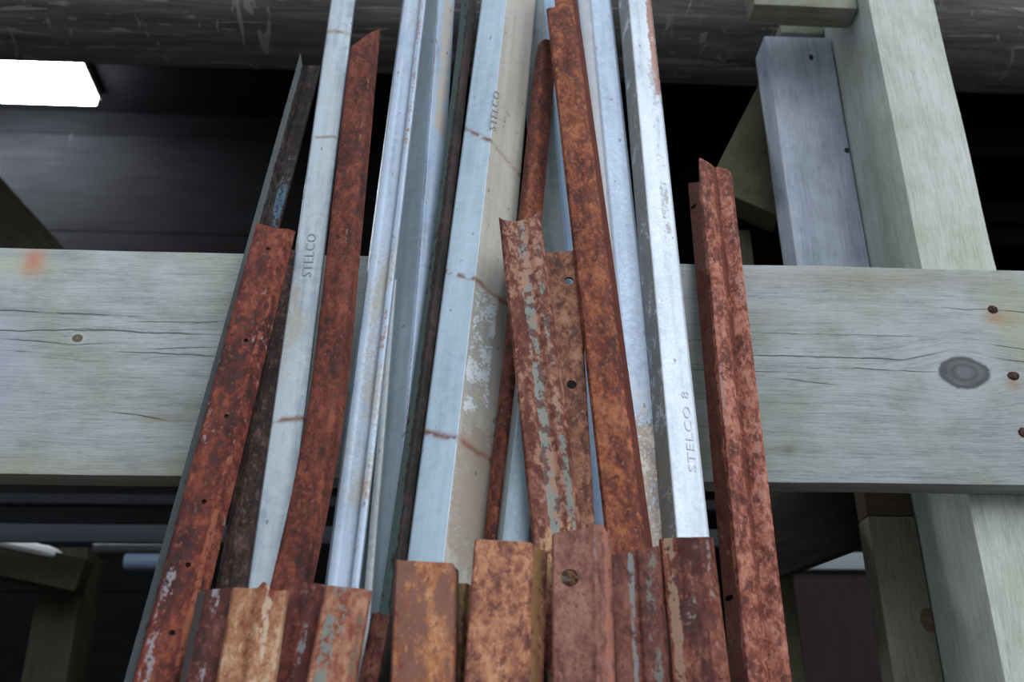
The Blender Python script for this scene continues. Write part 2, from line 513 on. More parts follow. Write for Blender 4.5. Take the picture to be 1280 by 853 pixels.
# silver angle with brown ridge
b = Bar(8, [(548, 0), (527, 300), (500, 620)], 320, [(493, -14), (512, -3), (524, 5), (526, 6), (529, 4), (550, -9)], [-70, -70, -72, -72, -72, -75], t=2.5)
tag(b.build('steel_angle', mat_galv('galvanized_stained', 8, base=sr(160, 178, 198), dark=sr(116, 134, 158), amount=.36,
    rusty=[(b.sx(524.5, 5), b.sx(527.5, 5), .5)], stripes=[(b.sx(492, -14), b.sx(523.5, 5), sr(146, 160, 170), .95)], zstain=[(b.zy(563, 180), b.zy(575, -20), b.sx(532, 4), b.sx(550, -4), sr(178, 170, 156), .7)]), 8),
    'galvanized angle with a brown rusted ridge line and tan patches near its top', 'steel bar', GL)

# sliver at the top
b = Bar(-4, [(583, 0), (520, 620)], 50, [(572, -4), (574, 1), (584, 2), (586, -6)], [-80] * 4, t=2.2)
tag(b.build('steel_strip', mat_galv('galvanized_grey', 9, base=sr(132, 146, 160), dark=sr(100, 112, 126), amount=.2), 9),
    'grey galvanized strip showing only as a sliver at the top behind the black-green bar', 'steel bar', GL)

# black-green bar
b = Bar(20, [(588, 0), (552, 310), (509, 620), (476, 853)], 450, [(520, -3), (531, 5), (534, 5), (543, -6)], [-70, -72, -72, -75])
tag(b.build('steel_angle', mat_rust('black_green_steel', 10, (sr(26, 26, 26), sr(40, 36, 34), sr(56, 42, 40), sr(74, 58, 52)),
    stripes=[(b.sx(517, -3), b.sx(532, 5), sr(72, 90, 86), .72)], pits=.15), 10),
    'thin black-green and brown steel angle running left of the widest pale angle', 'steel bar', GR)

# wide pale angle
b = Bar(24, [(630, 0), (550, 702)], 300, [(562, -6), (563, -2), (597, 11), (599, 12), (601, 11), (643, -7), (644, -10)], [-90] * 7)
zb_ = [(b.zy(612, 175, 10), -.9, .004, .95), (b.zy(612, 350, 10), -.5, .004, .9), (b.zy(590, 550, 10), -.35, .004, .95)]
tag(b.build('steel_angle', mat_galv('galvanized_wide', 11, base=sr(186, 206, 222), dark=sr(162, 184, 202), amount=.12, bands=[(z, s_, w, a) for z, s_, w, a in zb_],
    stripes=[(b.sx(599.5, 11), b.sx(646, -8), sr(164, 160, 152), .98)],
    zstain=[(b.zy(585, 720), b.zy(600, 520), b.sx(600, 11), b.sx(645, -8), sr(152, 138, 126), .8),
            (b.zy(600, 540), b.zy(615, 350), b.sx(600, 11), b.sx(632, -4), sr(206, 216, 224), .50)]), 11),
    'widest galvanized angle with a clean blue-white left side and a tan stained right side', 'steel bar', GL)
b.lettering('STELCO', 620, 163, 11, -7, 601, 643, .010, .072, plain('stamped_letters_tan', sr(146, 146, 142), .6, .2))

# rusty angle with the rounded top
b = Bar(38, [(678, 60), (619, 640)], 268, [(648, -12), (651, -2), (657, 3), (664, 1), (671, -5), (678, -14)], [70, 54, 49, 49, 52, 60])
tag(b.build('steel_angle', mat_rust('brown_rust_steel', 12, (sr(52, 26, 22), sr(90, 44, 32), sr(120, 62, 42), sr(150, 88, 60)), pits=.2), 12),
    'narrow brown rusted angle with a rounded top, tucked behind two wider rusty bars', 'steel bar', GR)

# galvanized angle behind the tall rusty one
b = Bar(8, [(682, 0), (736, 620)], 240, [(664, -14), (686, 0), (698, 6), (702, 8), (722, -4)], [-60] * 5, t=2.5)
tag(b.build('steel_angle', mat_galv('galvanized_green', 13, base=sr(146, 158, 160), dark=sr(112, 124, 128), stain=sr(140, 138, 124), amount=.35,
    stripes=[(b.sx(700, 7), b.sx(724, -4), sr(150, 178, 206), .9)]), 13),
    'greenish galvanized angle glimpsed in the gap left of the tallest rusty bar', 'steel bar', GL)

# low galvanized strip
b = Bar(49, [(690, 150), (630, 680)], 640, [(625, -6), (627, 1), (633, 3), (664, 3), (668, -8)], [340] * 5, t=2.5)
tag(b.build('steel_channel', mat_galv('galvanized_low', 14, base=sr(150, 168, 178), dark=sr(118, 136, 146), stain=sr(146, 144, 128), amount=.3,
    stripes=[(b.sx(623, -6), b.sx(632, 2), sr(112, 116, 116), .9)]), 14),
    'grey-blue galvanized channel in the triangular gap left of the green-flecked rusty bar', 'steel bar', GL)

# tallest rusty bar
b = Bar(68, [(705, 0), (792, 685)], 300, [(715, -6), (718, 0), (729, 1), (731, 1), (746, 4), (757, -1), (763, -12)], [12, 10, 9, -40, -50, -50, -50])
tag(b.build('steel_angle', mat_rust('orange_rust_steel', 15, (sr(70, 32, 26), sr(112, 56, 42), sr(142, 80, 54), sr(174, 108, 74)),
    stripes=[(b.sx(755, 0), b.sx(766, -12), sr(92, 38, 28), .95)], pits=.35, sz=1.15), 15),  # dark red stripe paints the shade on the turned-back right fold
    'tallest rusty bar, orange-brown with a notched top, running out of the picture above', 'steel bar', GR)

# green-flecked rusty bar
b = Bar(78, [(650, 275), (699, 690)], 500, [(647, -5), (650, 0), (666, 1), (672, -2), (685, -2), (690, 1), (700, 0), (706, -8)], [272, 274, 277, 277, 274, 271, 268, 264])
tag(b.build('steel_channel', mat_rust('green_flecked_steel', 16, (MAROON, sr(112, 62, 50), sr(138, 88, 72), sr(160, 112, 92)),
    stripes=[(b.sx(667, 0), b.sx(685, 0), sr(138, 152, 146), .68), (b.sx(689, 0), b.sx(703, 0), GREENP, .48), (b.sx(652, 0), b.sx(702, 0), sr(206, 166, 116), .5, b.zy(700, 760), b.zy(690, 640))], paint=(sr(172, 128, 106), .48), pits=.9), 16),
    'rusty channel with grey-green paint flecks down its middle and a curved cut top', 'steel bar', GR)

# holed flat strip
b = Bar(58, [(703, 315), (720, 655)], 500, [(688, -1), (690, 1), (732, 1), (734, -1)], [316, 316, 313, 312], t=3)
tag(b.build('steel_strip', mat_rust('holed_strip_steel', 17, (sr(74, 42, 34), sr(118, 74, 56), sr(146, 98, 76), sr(166, 122, 98)), pits=.6), 17,
    holes=[(711.5, 351, 5.4, 1), (714.5, 481, 5.4, 1)]),
    'flat rusty strip with two round see-through holes, behind the green-flecked bar', 'steel bar', GR)

# silver bar right of the tall rusty one
b = Bar(14, [(750, 0), (811, 600)], 300, [(744, -4), (748, 4), (764, 4), (768, -2), (795, -2), (797, -10)], [-85] * 6, t=2.5)
tag(b.build('steel_channel', mat_galv('galvanized_right', 18, base=sr(176, 192, 212), dark=sr(146, 164, 188), amount=.2,
    stripes=[(b.sx(750, 4), b.sx(767, 3), sr(168, 172, 178), .9)],
    zstain=[(b.zy(830, 760), b.zy(805, 500), b.sx(750, 0), b.sx(798, -2), sr(160, 134, 108), .75), (b.zy(830, 760), b.zy(805, 440), b.sx(750, 0), b.sx(798, -2), sr(210, 206, 198), .40)]), 18),
    'blue-grey galvanized channel, brown-stained low down, right beside the tallest rusty bar', 'steel bar', GL)

# brightest angle
b = Bar(34, [(800, 0), (867, 673)], 320, [(799, -22), (813, 4), (815, 6), (818, 6), (847, 1), (848.5, -3)], [-85, -86, -87, -87, -88, -88])
tag(b.build('steel_angle', mat_galv('galvanized_white', 19, base=sr(206, 216, 226), dark=sr(176, 188, 200), stain=sr(168, 170, 168), amount=.22, white=.5,
    stripes=[(b.sx(797, -22), b.sx(814, 4), sr(150, 150, 144), .95)],  # grey stripe paints the left flange as shaded
    zstain=[(b.zy(838, 130), b.zy(812, -90), b.sx(838, 2), b.sx(850, -2), sr(150, 92, 66), .8),
            (b.zy(848, 330), b.zy(820, 60), b.sx(830, 2), b.sx(845, 1), sr(164, 164, 162), .45)]), 19),
    'brightest whitish galvanized angle at the right side of the main bundle', 'steel bar', GL)
b.lettering('STELCO 8', 872, 588, 6, 1, 818, 847, .0085, .098, plain('stamped_letters_white', sr(204, 210, 222), .6, .2))

# rusty channel standing apart at the right
b = Bar(4, [(889, 200), (957, 853)], 500, [(883, -14), (885, -12), (900, 2), (902, 5), (906, 5), (917, 2), (924, -4), (931, 0), (943, 4), (948, -1)],
        [231, 229, 228, 197, 198, 204, 209, 209, 212, 217])
tag(b.build('steel_channel', mat_rust('lilac_rust_steel', 20, (sr(80, 40, 36), sr(126, 68, 54), sr(166, 102, 84), sr(192, 134, 114)),
    stripes=[(b.sx(880, -14), b.sx(900, 1), sr(86, 48, 36), .85), (b.sx(919, 0), b.sx(929, -2), sr(104, 50, 36), .6), (b.sx(933, 0), b.sx(946, 2), sr(170, 128, 118), .42), (b.sx(901, 4), b.sx(908, 4), sr(160, 134, 136), .5)], pits=.5), 20,
    holes=[(868, 255, 3.0, -4), (912.5, 746, 3.2, -4)]),
    'grooved rusty channel standing apart at the right of the bundle against the bare beam', 'steel bar', GR)

# ---- the short bars in front
def front(name, d, axis, yref, sec, tops, mat, label, seed, t=3.2, holes=()):
    b = Bar(d, axis, yref, sec, tops, t)
    tag(b.build(name, mat(b), seed, holes), label, 'steel bar', GF)
    return b

front('steel_angle', 88, [(270, 737), (247, 853)], 800, [(235, -12), (246, 2), (288, 2), (292, -8)], [741, 737, 735, 736],
      lambda b: mat_rust('front_dark_steel', 21, (DARK, sr(78, 38, 34), sr(100, 52, 46), sr(126, 84, 74)), stripes=[(b.sx(232, -12), b.sx(246, 1), sr(82, 78, 76), .8), (b.sx(250, 2), b.sx(268, 2), LILAC, .4)], pits=.3),
      'short maroon angle with grey paint patches, leftmost of the short front bars', 21)
front('steel_channel', 104, [(326, 732), (307, 853)], 800, [(279, -8), (281, 0), (308, 0), (313, 3), (319, 6), (325, 3), (331, 0), (350, 1), (353, -8)], [738, 735, 736, 734, 726, 733, 739, 738, 740],
      lambda b: mat_rust('front_orange_steel', 22, (REDBR, sr(150, 100, 72), sr(172, 124, 92), sr(196, 164, 134)), stripes=[(b.sx(320, 4), b.sx(336, 0), sr(202, 180, 158), .5)], paint=(sr(136, 144, 130), .24), pits=.25),
      'short orange-brown channel with a raised central ridge and a nub on top', 22)
front('steel_angle', 84, [(384, 729), (361, 853)], 800, [(340, -3), (343, 0), (362, 0), (372, 4), (394, 2)], [730, 729, 728, 728, 731],
      lambda b: mat_rust('front_maroon_steel', 23, (sr(58, 28, 26), sr(88, 40, 34), sr(112, 56, 46), sr(132, 80, 66)), stripes=[(b.sx(362, 0), b.sx(386, 3), GREYP, .36)], pits=.35),
      'short dark maroon angle with grey flakes, between the ridged front bar and a green-flecked one', 23)
front('steel_angle', 104, [(437, 735), (415, 853)], 800, [(393, -8), (395, 0), (438, 2), (452, 2), (455, -6)], [735, 732, 736, 738, 740],
      lambda b: mat_rust('front_green_steel', 24, (REDBR, sr(142, 86, 66), sr(160, 108, 86), sr(182, 136, 112)), stripes=[(b.sx(398, 0), b.sx(430, 2), sr(124, 142, 136), .36), (b.sx(438, 2), b.sx(453, 2), sr(120, 100, 82), .5)], pits=.3),
      'short rust-brown angle with green-grey flecks, fourth from the left in the front row', 24)
front('steel_angle', 82, [(476, 767), (459, 853)], 820, [(454, -5), (463, 4), (467, 0), (478, 2)], [768, 765, 770, 769],
      lambda b: mat_rust('front_brown_steel', 25, (DARK, MAROON, sr(112, 66, 54), sr(136, 92, 78)), pits=.3),
      'lowest and thinnest of the short front bars, brown, beside a black-green bar', 25)
front('steel_channel', 104, [(531, 702), (527, 853)], 800, [(490, -6), (492, 0), (564, 0), (568, -2), (573, -24)], [702, 700, 704, 709, 713],
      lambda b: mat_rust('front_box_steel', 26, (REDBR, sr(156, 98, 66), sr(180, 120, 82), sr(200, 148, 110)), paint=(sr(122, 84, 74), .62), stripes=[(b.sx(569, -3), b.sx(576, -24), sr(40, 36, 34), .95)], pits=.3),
      'short bright orange-brown box-shaped channel standing in front of the widest pale angle', 26)
front('steel_angle', 74, [(582, 730), (574, 853)], 800, [(566, -10), (570, 2), (578, 2), (581, -6), (588, -8)], [731, 729, 730, 731, 733],
      lambda b: mat_rust('front_olive_steel', 27, (DARK, sr(100, 64, 50), sr(130, 98, 66), sr(150, 126, 80)), stripes=[(b.sx(566, -10), b.sx(574, 2), sr(142, 124, 76), .6)], pits=.3),
      'short olive-brown bar edge squeezed between two wide orange front channels', 27)
front('steel_channel', 108, [(630, 676), (620, 853)], 800, [(584, -4), (586, 0), (657, 0), (661, -2), (681, -20)], [676, 674, 678, 680, 692],
      lambda b: mat_rust('front_flare_steel', 28, (sr(100, 54, 50), sr(132, 80, 66), sr(172, 116, 86), sr(200, 146, 110)), stripes=[(b.sx(661, -3), b.sx(676, -16), sr(138, 108, 68), .8)], pits=.6),
      'short mottled orange channel with a flared olive side, left of the large bolt hole', 28)
front('steel_channel', 114, [(725, 660), (728, 853)], 760, [(690, -5), (692, 0), (738, 1), (745, 5), (751, 0), (757, -4), (766, -2)], [670, 667, 660, 657, 655, 657, 672],
      lambda b: mat_rust('front_purple_steel', 29, (sr(88, 52, 48), sr(122, 78, 70), sr(142, 94, 82), sr(160, 114, 100)), stripes=[(b.sx(741, 3), b.sx(749, 2), sr(150, 140, 146), .42), (b.sx(755, -4), b.sx(766, -2), sr(176, 116, 98), .7), (b.sx(758, -3), b.sx(765, -2), sr(222, 116, 66), .6, b.zy(765, 900), b.zy(764, 818))], pits=.25),
      'short purplish rust channel with one large round bolt hole near its top', 29, holes=[(712, 723, 8.2, 0)])
front('steel_channel', 98, [(794, 688), (803, 853)], 760, [(764, -6), (767, 0), (784, 0), (788, -4), (798, -4), (802, 0), (826, 0), (831, -8)], [697, 694, 692, 691, 689, 688, 683, 683],
      lambda b: mat_rust('front_striped_steel', 30, (sr(64, 34, 32), sr(96, 54, 48), sr(120, 72, 62), sr(140, 92, 78)), stripes=[(b.sx(786, -2), b.sx(797, -4), sr(136, 140, 140), .62), (b.sx(806, 0), b.sx(826, 0), sr(116, 122, 116), .45)], pits=.4),
      'short dark rusty channel with grey-green vertical streaks, below the tallest rusty bar', 30)
front('steel_angle', 94, [(857, 673), (876, 853)], 760, [(831, -6), (834, 0), (862, 3), (895, 0), (902, -10)], [676, 674, 672, 671, 673],
      lambda b: mat_rust('front_blotched_steel', 31, (sr(62, 30, 28), sr(96, 46, 38), sr(122, 66, 52), sr(150, 100, 80)), stripes=[(b.sx(834, 0), b.sx(852, 1), sr(160, 130, 108), .55), (b.sx(886, 1), b.sx(899, 0), sr(150, 132, 128), .4), (b.sx(852, 1), b.sx(886, 1), sr(66, 28, 26), .6)], paint=(sr(132, 138, 134), .2), pits=.45),
      'short maroon blotched angle below the whitish angle, rightmost of the front row', 31)

# ------------------------------------------------------------------ timber
def box_bm(bm, lo, hi, bev=.004, seg=2, jitter=0.):
    r = bmesh.ops.create_cube(bm, size=1)
    vs = r['verts']
    for v in vs:
        v.co = Vector([lo[i] + (hi[i] - lo[i]) * (v.co[i] + .5) for i in range(3)])
    es = list({e for v in vs for e in v.link_edges})
    if bev: bmesh.ops.bevel(bm, geom=es, offset=bev, segments=seg, affect='EDGES', profile=.6)
    return bm

def timber(name, lo, hi, mat, org, bev=.004, rot=None, parent=None, warp=.0015, seed=1):
    """a sawn timber: bevelled, cut along its length, with slightly uneven faces."""
    bm = bmesh.new()
    box_bm(bm, lo, hi, bev)
    ax = max(range(3), key=lambda i: hi[i] - lo[i])
    L = hi[ax] - lo[ax]
    n = max(4, min(60, int(L / .05)))
    no = Vector([1. if i == ax else 0. for i in range(3)])
    for k in range(1, n):
        co = Vector((0, 0, 0)); co[ax] = lo[ax] + L * k / n
        bmesh.ops.bisect_plane(bm, geom=bm.verts[:] + bm.edges[:] + bm.faces[:], plane_co=co, plane_no=no)
    for v in bm.verts:
        q = Vector(v.co) * 6 + Vector((seed * 3.3, seed, 0))
        d = Vector((mnoise.noise(q), mnoise.noise(q + Vector((9, 2, 4))), mnoise.noise(q + Vector((1, 14, 6)))))
        d[ax] = 0
        v.co += d * warp
    mw = Matrix.Translation(org)
    if rot is not None: mw = mw @ rot
    o = link(name, bm, mat, parent, mw if parent is None else None)
    return o

WL, WD = sr(188, 192, 192), sr(138, 142, 142)
# the big horizontal plank
def bx(px, py):
    p = at_y(px, py, 0); return p.x, p.z - ZB
cr = []
for (x0, y0, x1, y1, w) in [(-30, 387, 175, 396, .0010), (-20, 413, 130, 414, .0010), (100, 412, 275, 419, .0011), (10, 424, 90, 431, .0008), (90, 431, 150, 429, .0007),
                            (150, 440, 270, 445, .0009), (190, 436, 270, 434, .0008), (140, 515, 205, 525, .0009), (165, 403, 280, 402, .0007), (0, 437, 40, 439, .0006),
                            (940, 416, 1150, 421, .0006), (938, 444, 1130, 450, .0011), (1130, 450, 1180, 440, .0009), (1010, 460, 1180, 465, .0008), (975, 474, 1045, 481, .0007),
                            (1180, 385, 1240, 387, .0008), (1245, 387, 1300, 395, .001), (1250, 448, 1300, 456, .0009), (1235, 430, 1300, 440, .0008), (860, 425, 940, 424, .0007), (860, 462, 1000, 466, .0007)]:
    a0, c0 = bx(x0, y0); a1, c1 = bx(x1, y1)
    cr.append((c0, (c1 - c0) / (a1 - a0), a0, a1, w))
ka, kc = bx(1205, 466)
k2 = bx(97, 423)
st = []
for (x, y, rx, ry, col, s_) in [(42, 326, .013, .018, sr(196, 96, 78), .95), (20, 330, .05, .02, sr(180, 186, 140), .35), (1247, 397, .016, .012, sr(168, 120, 70), .7), (1267, 480, .010, .008, sr(160, 110, 76), .6),
                                (1060, 348, .16, .016, sr(150, 134, 120), .5), (1280, 405, .04, .05, sr(176, 174, 128), .4), (195, 523, .02, .004, sr(150, 122, 80), .6),
                                (0, 450, .03, .08, sr(160, 164, 190), .45), (120, 590, .3, .02, sr(168, 168, 138), .4), (970, 395, .03, .015, sr(148, 146, 132), .5), (985, 563, .008, .006, sr(120, 122, 118), .8)]:
    a, c = bx(x, y); st.append((a, c, rx, ry, col, s_))
beam = timber('timber_beam', (-2.35, 0, 0), (2.35, BT, BH), mat_wood('beam_wood', 1, sr(176, 182, 184), sr(130, 134, 136), sr(214, 216, 184), 'x', .5,
    knots=[(ka, kc, .031, .021, sr(112, 114, 118)), (k2[0], k2[1], .006, .005, sr(120, 112, 96))], cracks=cr, stains=st), Vector((0, 0, ZB)), bev=.003, seed=2)
tag(beam, 'long pale grey weathered plank, horizontal, that carries the leaning bars, with a dark round knot', 'plank')
nm = G('nail_iron'); nm = nm.out(nm.ramp(nm.noise(nm.obj(), 300), [(.4, sr(40, 32, 32)), (.6, sr(84, 58, 46))]), .7, .4)
for (x, y, rx, rz) in [(1241, 387, .0065, .0055), (1267, 470, .0075, .0055), (1279, 541, .006, .006)]:
    a, c = bx(x, y)
    bm = bmesh.new()
    bmesh.ops.create_uvsphere(bm, u_segments=18, v_segments=10, radius=1)
    for v in bm.verts:
        n_ = 1 + .18 * mnoise.noise(v.co * 2.5 + Vector((x, 0, 0)))
        v.co = Vector((a + v.co.x * rx * n_, v.co.y * .0016, c + v.co.z * rz * n_))
    link('nail', bm, nm, beam)['label'] = 'dark rusted nail head'

# right post: front face against the back of the beam
yF = BT + .0012
pl = at_y(1152, 333, yF).x
pr = at_y(1246, 335, yF).x
def solve_y(px, py, x):
    d = ray(px, py); t = (x - CAM.x) / d.x
    return CAM.y + d.y * t
yb = solve_y(1091, 330, pl)
POST_D = max(.16, yb - yF + .05)
W_POST = mat_wood('post_wood', 4, sr(208, 214, 208), sr(166, 172, 162), sr(206, 210, 184), 'z', .45, stains=[(2.2 , 0, .2, .02, sr(150, 160, 120), .2)])
post = timber('timber_post', (0, 0, 0), (pr - pl, POST_D, 3.19), W_POST, Vector((pl, yF, 0)), bev=.003, seed=4)
tag(post, 'thick square pale timber post rising behind the right end of the plank', 'post')

# stub planks fixed to its left side
yp = yb + .004
xl = at_y(996, 330, yp).x
zt_ = at_y(1000, 46, yp).z
yq = solve_y(979, 330, xl)
W_BLUE = mat_wood('blue_grey_plank', 6, sr(196, 204, 218), sr(144, 152, 170), sr(200, 204, 206), 'z', .4,
                  knots=[(at_y(1014, 72, yp).z - ZB - .13, at_y(1014, 72, yp).x - xl, .006, .004, sr(70, 66, 56)), (at_y(1059, 188, yp).z - ZB - .13, at_y(1059, 188, yp).x - xl, .005, .004, sr(60, 56, 60))])
z0 = ZB + .02
pk = timber('timber_plank', (0, 0, 0), (pl - xl - .002, max(.03, yq - yp), zt_ - ZB - .13), W_BLUE, Vector((xl, yp, ZB + .13)), bev=.003, seed=6)
tag(pk, 'blue-grey upright plank fixed left of the thick post, above the horizontal plank', 'plank', 'planks beside the post')
print('post', pl, pr, yb, POST_D, 'plank', xl, yp, yq, zt_)

yp2 = yp
xl2 = at_y(1085, 650, yp2).x
zt2 = at_y(1090, 645, yp2).z
W_LOW = mat_wood('lower_plank_wood', 8, sr(128, 128, 114), sr(94, 94, 84), sr(200, 198, 170), 'z', .5,
                 knots=[(at_y(1162, 775, yp2).z, at_y(1162, 775, yp2).x - xl2, .014, .011, sr(120, 96, 80))])
pk2 = timber('timber_plank', (0, 0, 0), (pl - xl2 - .002, .038, zt2), W_LOW, Vector((xl2, yp2, 0)), bev=.003, seed=8)
tag(pk2, 'olive-grey upright plank with a square top, standing left of the post below the horizontal plank', 'plank', 'planks beside the post')
# dark block on its top
bz = at_y(1100, 622, yp2).z
blk = timber('timber_block', (0, 0, 0), (pl - xl2 - .004, .036, ZT - zt2 - .05), mat_wood('dark_block_wood', 9, sr(96, 84, 74), sr(66, 58, 52), sr(200, 190, 170), 'x', .4),
             Vector((xl2, yp2 + .001, zt2 + .0005)), bev=.003, seed=9)
tag(blk, 'dark brown timber block sitting on the olive-grey lower plank, close under the horizontal plank', 'block')

# blocks above the blue-grey plank
W_BLK = mat_wood('upper_block_wood', 11, sr(164, 164, 152), sr(118, 118, 104), sr(190, 190, 150), 'x', .5)
ya = yF + .03
p = at_y(943, 6, ya)
b1 = timber('timber_block', (0, 0, 0), (pl - p.x - .002, .045, .10), W_BLK, Vector((p.x, ya, p.z)), bev=.006, seed=11)
tag(b1, 'pale squared timber block jutting left from the thick post, at the picture top edge', 'block')
p2 = at_y(977, 44, yp + .02)
b2 = timber('timber_block', (0, 0, 0), (pl - p2.x - .002, .07, max(.02, p.z - p2.z - .012)), W_BLK, Vector((p2.x, yp + .02, p2.z + .006)), bev=.004, seed=12)
tag(b2, 'small timber block under the jutting pale block, above the blue-grey plank', 'block')

def board(name, pa, pb, width, thick, mat, seed, wdir):
    """a board from pa to pb; width along wdir, thickness along the remaining direction."""
    pa, pb = Vector(pa), Vector(pb)
    z = (pb - pa); L = z.length; z.normalize()
    x = (wdir - z * wdir.dot(z)).normalized()
    y = z.cross(x)
    rot = Matrix(((x.x, y.x, z.x, 0), (x.y, y.y, z.y, 0), (x.z, y.z, z.z, 0), (0, 0, 0, 1)))
    return timber(name, (-width / 2, -thick / 2, 0), (width / 2, thick / 2, L), mat, pa, .004, rot, seed=seed)

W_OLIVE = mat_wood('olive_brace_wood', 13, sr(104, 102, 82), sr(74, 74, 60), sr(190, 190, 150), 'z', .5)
YB = yp + .11
# right knee brace on a short post
ca, cb = at_y(925, 262, YB), at_y(1010, 85, YB)
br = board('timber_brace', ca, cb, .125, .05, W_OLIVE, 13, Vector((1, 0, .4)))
tag(br, 'olive-brown diagonal brace behind the blue-grey plank, rising to the right', 'brace')
xa, xb = at_y(905, 300, YB).x, at_y(947, 300, YB).x
sp = timber('timber_post', (0, 0, 0), (xb - xa, .07, at_y(935, 287, YB + .03).z), W_OLIVE, Vector((xa, YB + .03, 0)), seed=14)
tag(sp, 'thin olive-brown post behind the horizontal plank, under the foot of the olive diagonal brace', 'post')
# left brace
ca, cb = at_y(-60, 215, .3), at_y(110, 400, .3)
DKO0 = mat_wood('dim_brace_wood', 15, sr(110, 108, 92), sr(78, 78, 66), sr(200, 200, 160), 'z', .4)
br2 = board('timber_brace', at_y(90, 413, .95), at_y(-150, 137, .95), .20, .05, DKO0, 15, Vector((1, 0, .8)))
tag(br2, 'dim olive diagonal timber brace at the left edge, above the horizontal plank', 'brace')

# ------------------------------------------------------------------ the dark log
LOGY, LOGR = yF + POST_D + .152, .15
dd = ray(600, 97)
el = math.atan2(dd.z, math.hypot(dd.x * 0, dd.y))
hy = LOGY - CAM.y
best = min((abs(math.atan2(h, hy) - math.asin(LOGR / math.hypot(h, hy)) - el), h) for h in [i * .002 for i in range(300, 1200)])
LOGZ = CAM.z + best[1]
g = G('log_bark')
o_ = g.obj()
v = g.map(o_, sc=(.12, 1, 1))
n1 = g.noise(v, 40, 6, .65); n2 = g.noise(g.map(o_, (3, 1, 2), (.06, 1, 1)), 120, 4, .7)
col = g.ramp(n1, [(.35, sr(104, 102, 102)), (.55, sr(136, 133, 133)), (.7, sr(162, 158, 156))])
scr = g.rng(g.noise(g.map(o_, (1, 4, 7), (.10, 1, 1)), 60, 3, .6, 1.5), .61, .65)
scr2 = g.rng(g.noise(g.map(o_, (6, 2, 5), (1, .25, .25)), 34, 3, .6, 1.0), .63, .67)
col = g.mix(g.mul(g.f('MAXIMUM', scr, scr2), .7), col, sr(206, 200, 194))
g.bump(g.add(n1, n2), .6, .004)
m_log = g.out(col, .75, 0, .3)
bm = bmesh.new()
NS, NL = 40, 90
rings = []
for i in range(NL + 1):
    x = -3.2 + 6.4 * i / NL
    ring = []
    for k in range(NS):
        a = 2 * math.pi * k / NS
        q = Vector((x * .8, math.cos(a) * 1.1, math.sin(a) * 1.1))
        r = LOGR - .003 + .004 * mnoise.noise(q) + .0015 * mnoise.noise(q * 5)
        ring.append(bm.verts.new((x, math.cos(a) * r, math.sin(a) * r)))
    rings.append(ring)
for i in range(NL):
    for k in range(NS):
        bm.faces.new((rings[i][k], rings[i][(k + 1) % NS], rings[i + 1][(k + 1) % NS], rings[i + 1][k]))
bm.faces.new(rings[0]); bm.faces.new(rings[-1])
log = link('wooden_log', bm, m_log, None, Matrix.Translation((0, LOGY, LOGZ)))
tag(log, 'thick dark grey round log lying horizontally across the top behind the bars', 'log')
print('log', LOGY, LOGZ)

# ------------------------------------------------------------------ shed shell
def struct(name, bm, m):
    o = link(name, bm, m); o['kind'] = 'structure'; return o
YW = 2.46
CZ = 4.25
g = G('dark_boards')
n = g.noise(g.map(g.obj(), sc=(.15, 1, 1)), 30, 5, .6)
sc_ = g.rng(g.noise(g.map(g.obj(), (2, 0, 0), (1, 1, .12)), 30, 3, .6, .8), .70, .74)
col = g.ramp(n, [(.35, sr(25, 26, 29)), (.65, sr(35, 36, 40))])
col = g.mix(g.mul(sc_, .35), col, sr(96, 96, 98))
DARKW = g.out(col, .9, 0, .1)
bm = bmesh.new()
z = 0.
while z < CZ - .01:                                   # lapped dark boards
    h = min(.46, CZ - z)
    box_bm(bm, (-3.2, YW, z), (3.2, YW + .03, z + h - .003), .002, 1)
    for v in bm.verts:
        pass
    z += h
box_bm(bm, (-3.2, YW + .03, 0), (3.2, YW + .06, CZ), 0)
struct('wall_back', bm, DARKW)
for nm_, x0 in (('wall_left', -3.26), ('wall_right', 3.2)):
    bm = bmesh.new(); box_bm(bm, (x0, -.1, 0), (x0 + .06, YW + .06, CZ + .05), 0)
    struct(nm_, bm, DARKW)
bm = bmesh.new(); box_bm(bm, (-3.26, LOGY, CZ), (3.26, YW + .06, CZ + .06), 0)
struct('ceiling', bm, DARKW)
bm = bmesh.new(); box_bm(bm, (-3.2, LOGY + .02, LOGZ + LOGR * .6), (3.2, LOGY + .06, CZ), 0)  # unseen wall added above the log to keep sky light out
struct('sky_block_wall', bm, DARKW)
g = G('gravel')
n = g.noise(g.obj(), 40, 6, .7)
bm = bmesh.new(); bmesh.ops.create_grid(bm, x_segments=4, y_segments=4, size=14)
struct('ground', bm, g.out(g.ramp(n, [(.35, sr(66, 62, 58)), (.65, sr(104, 99, 93))]), .95))

# right: dark slats in the background
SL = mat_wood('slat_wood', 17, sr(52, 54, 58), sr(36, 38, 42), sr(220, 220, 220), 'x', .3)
for i, (py, h) in enumerate([(176, .07), (262, .06), (292, .045)]):
    q = at_y(1240, py, 1.2)
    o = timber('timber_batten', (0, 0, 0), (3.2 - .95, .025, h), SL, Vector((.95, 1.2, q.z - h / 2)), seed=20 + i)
    tag(o, ['uppermost', 'middle', 'lowest'][i] + ' dark horizontal batten right of the thick post, above the horizontal plank', 'batten', 'dark battens right of the post')

# ------------------------------------------------------------------ ceiling light
lz = CZ - .082
pb = at_z(121, 132, lz)
lx = pb.x
print('lamp', pb, at_z(101, 80, lz))
root = bpy.data.objects.new('ceiling_light', None); COL.objects.link(root)
root.location = (lx, pb.y, CZ)
tag(root, 'glaring white rectangular ceiling light panel at the upper left', 'ceiling light')
W, Dp = 1.25, .32
bm = bmesh.new()
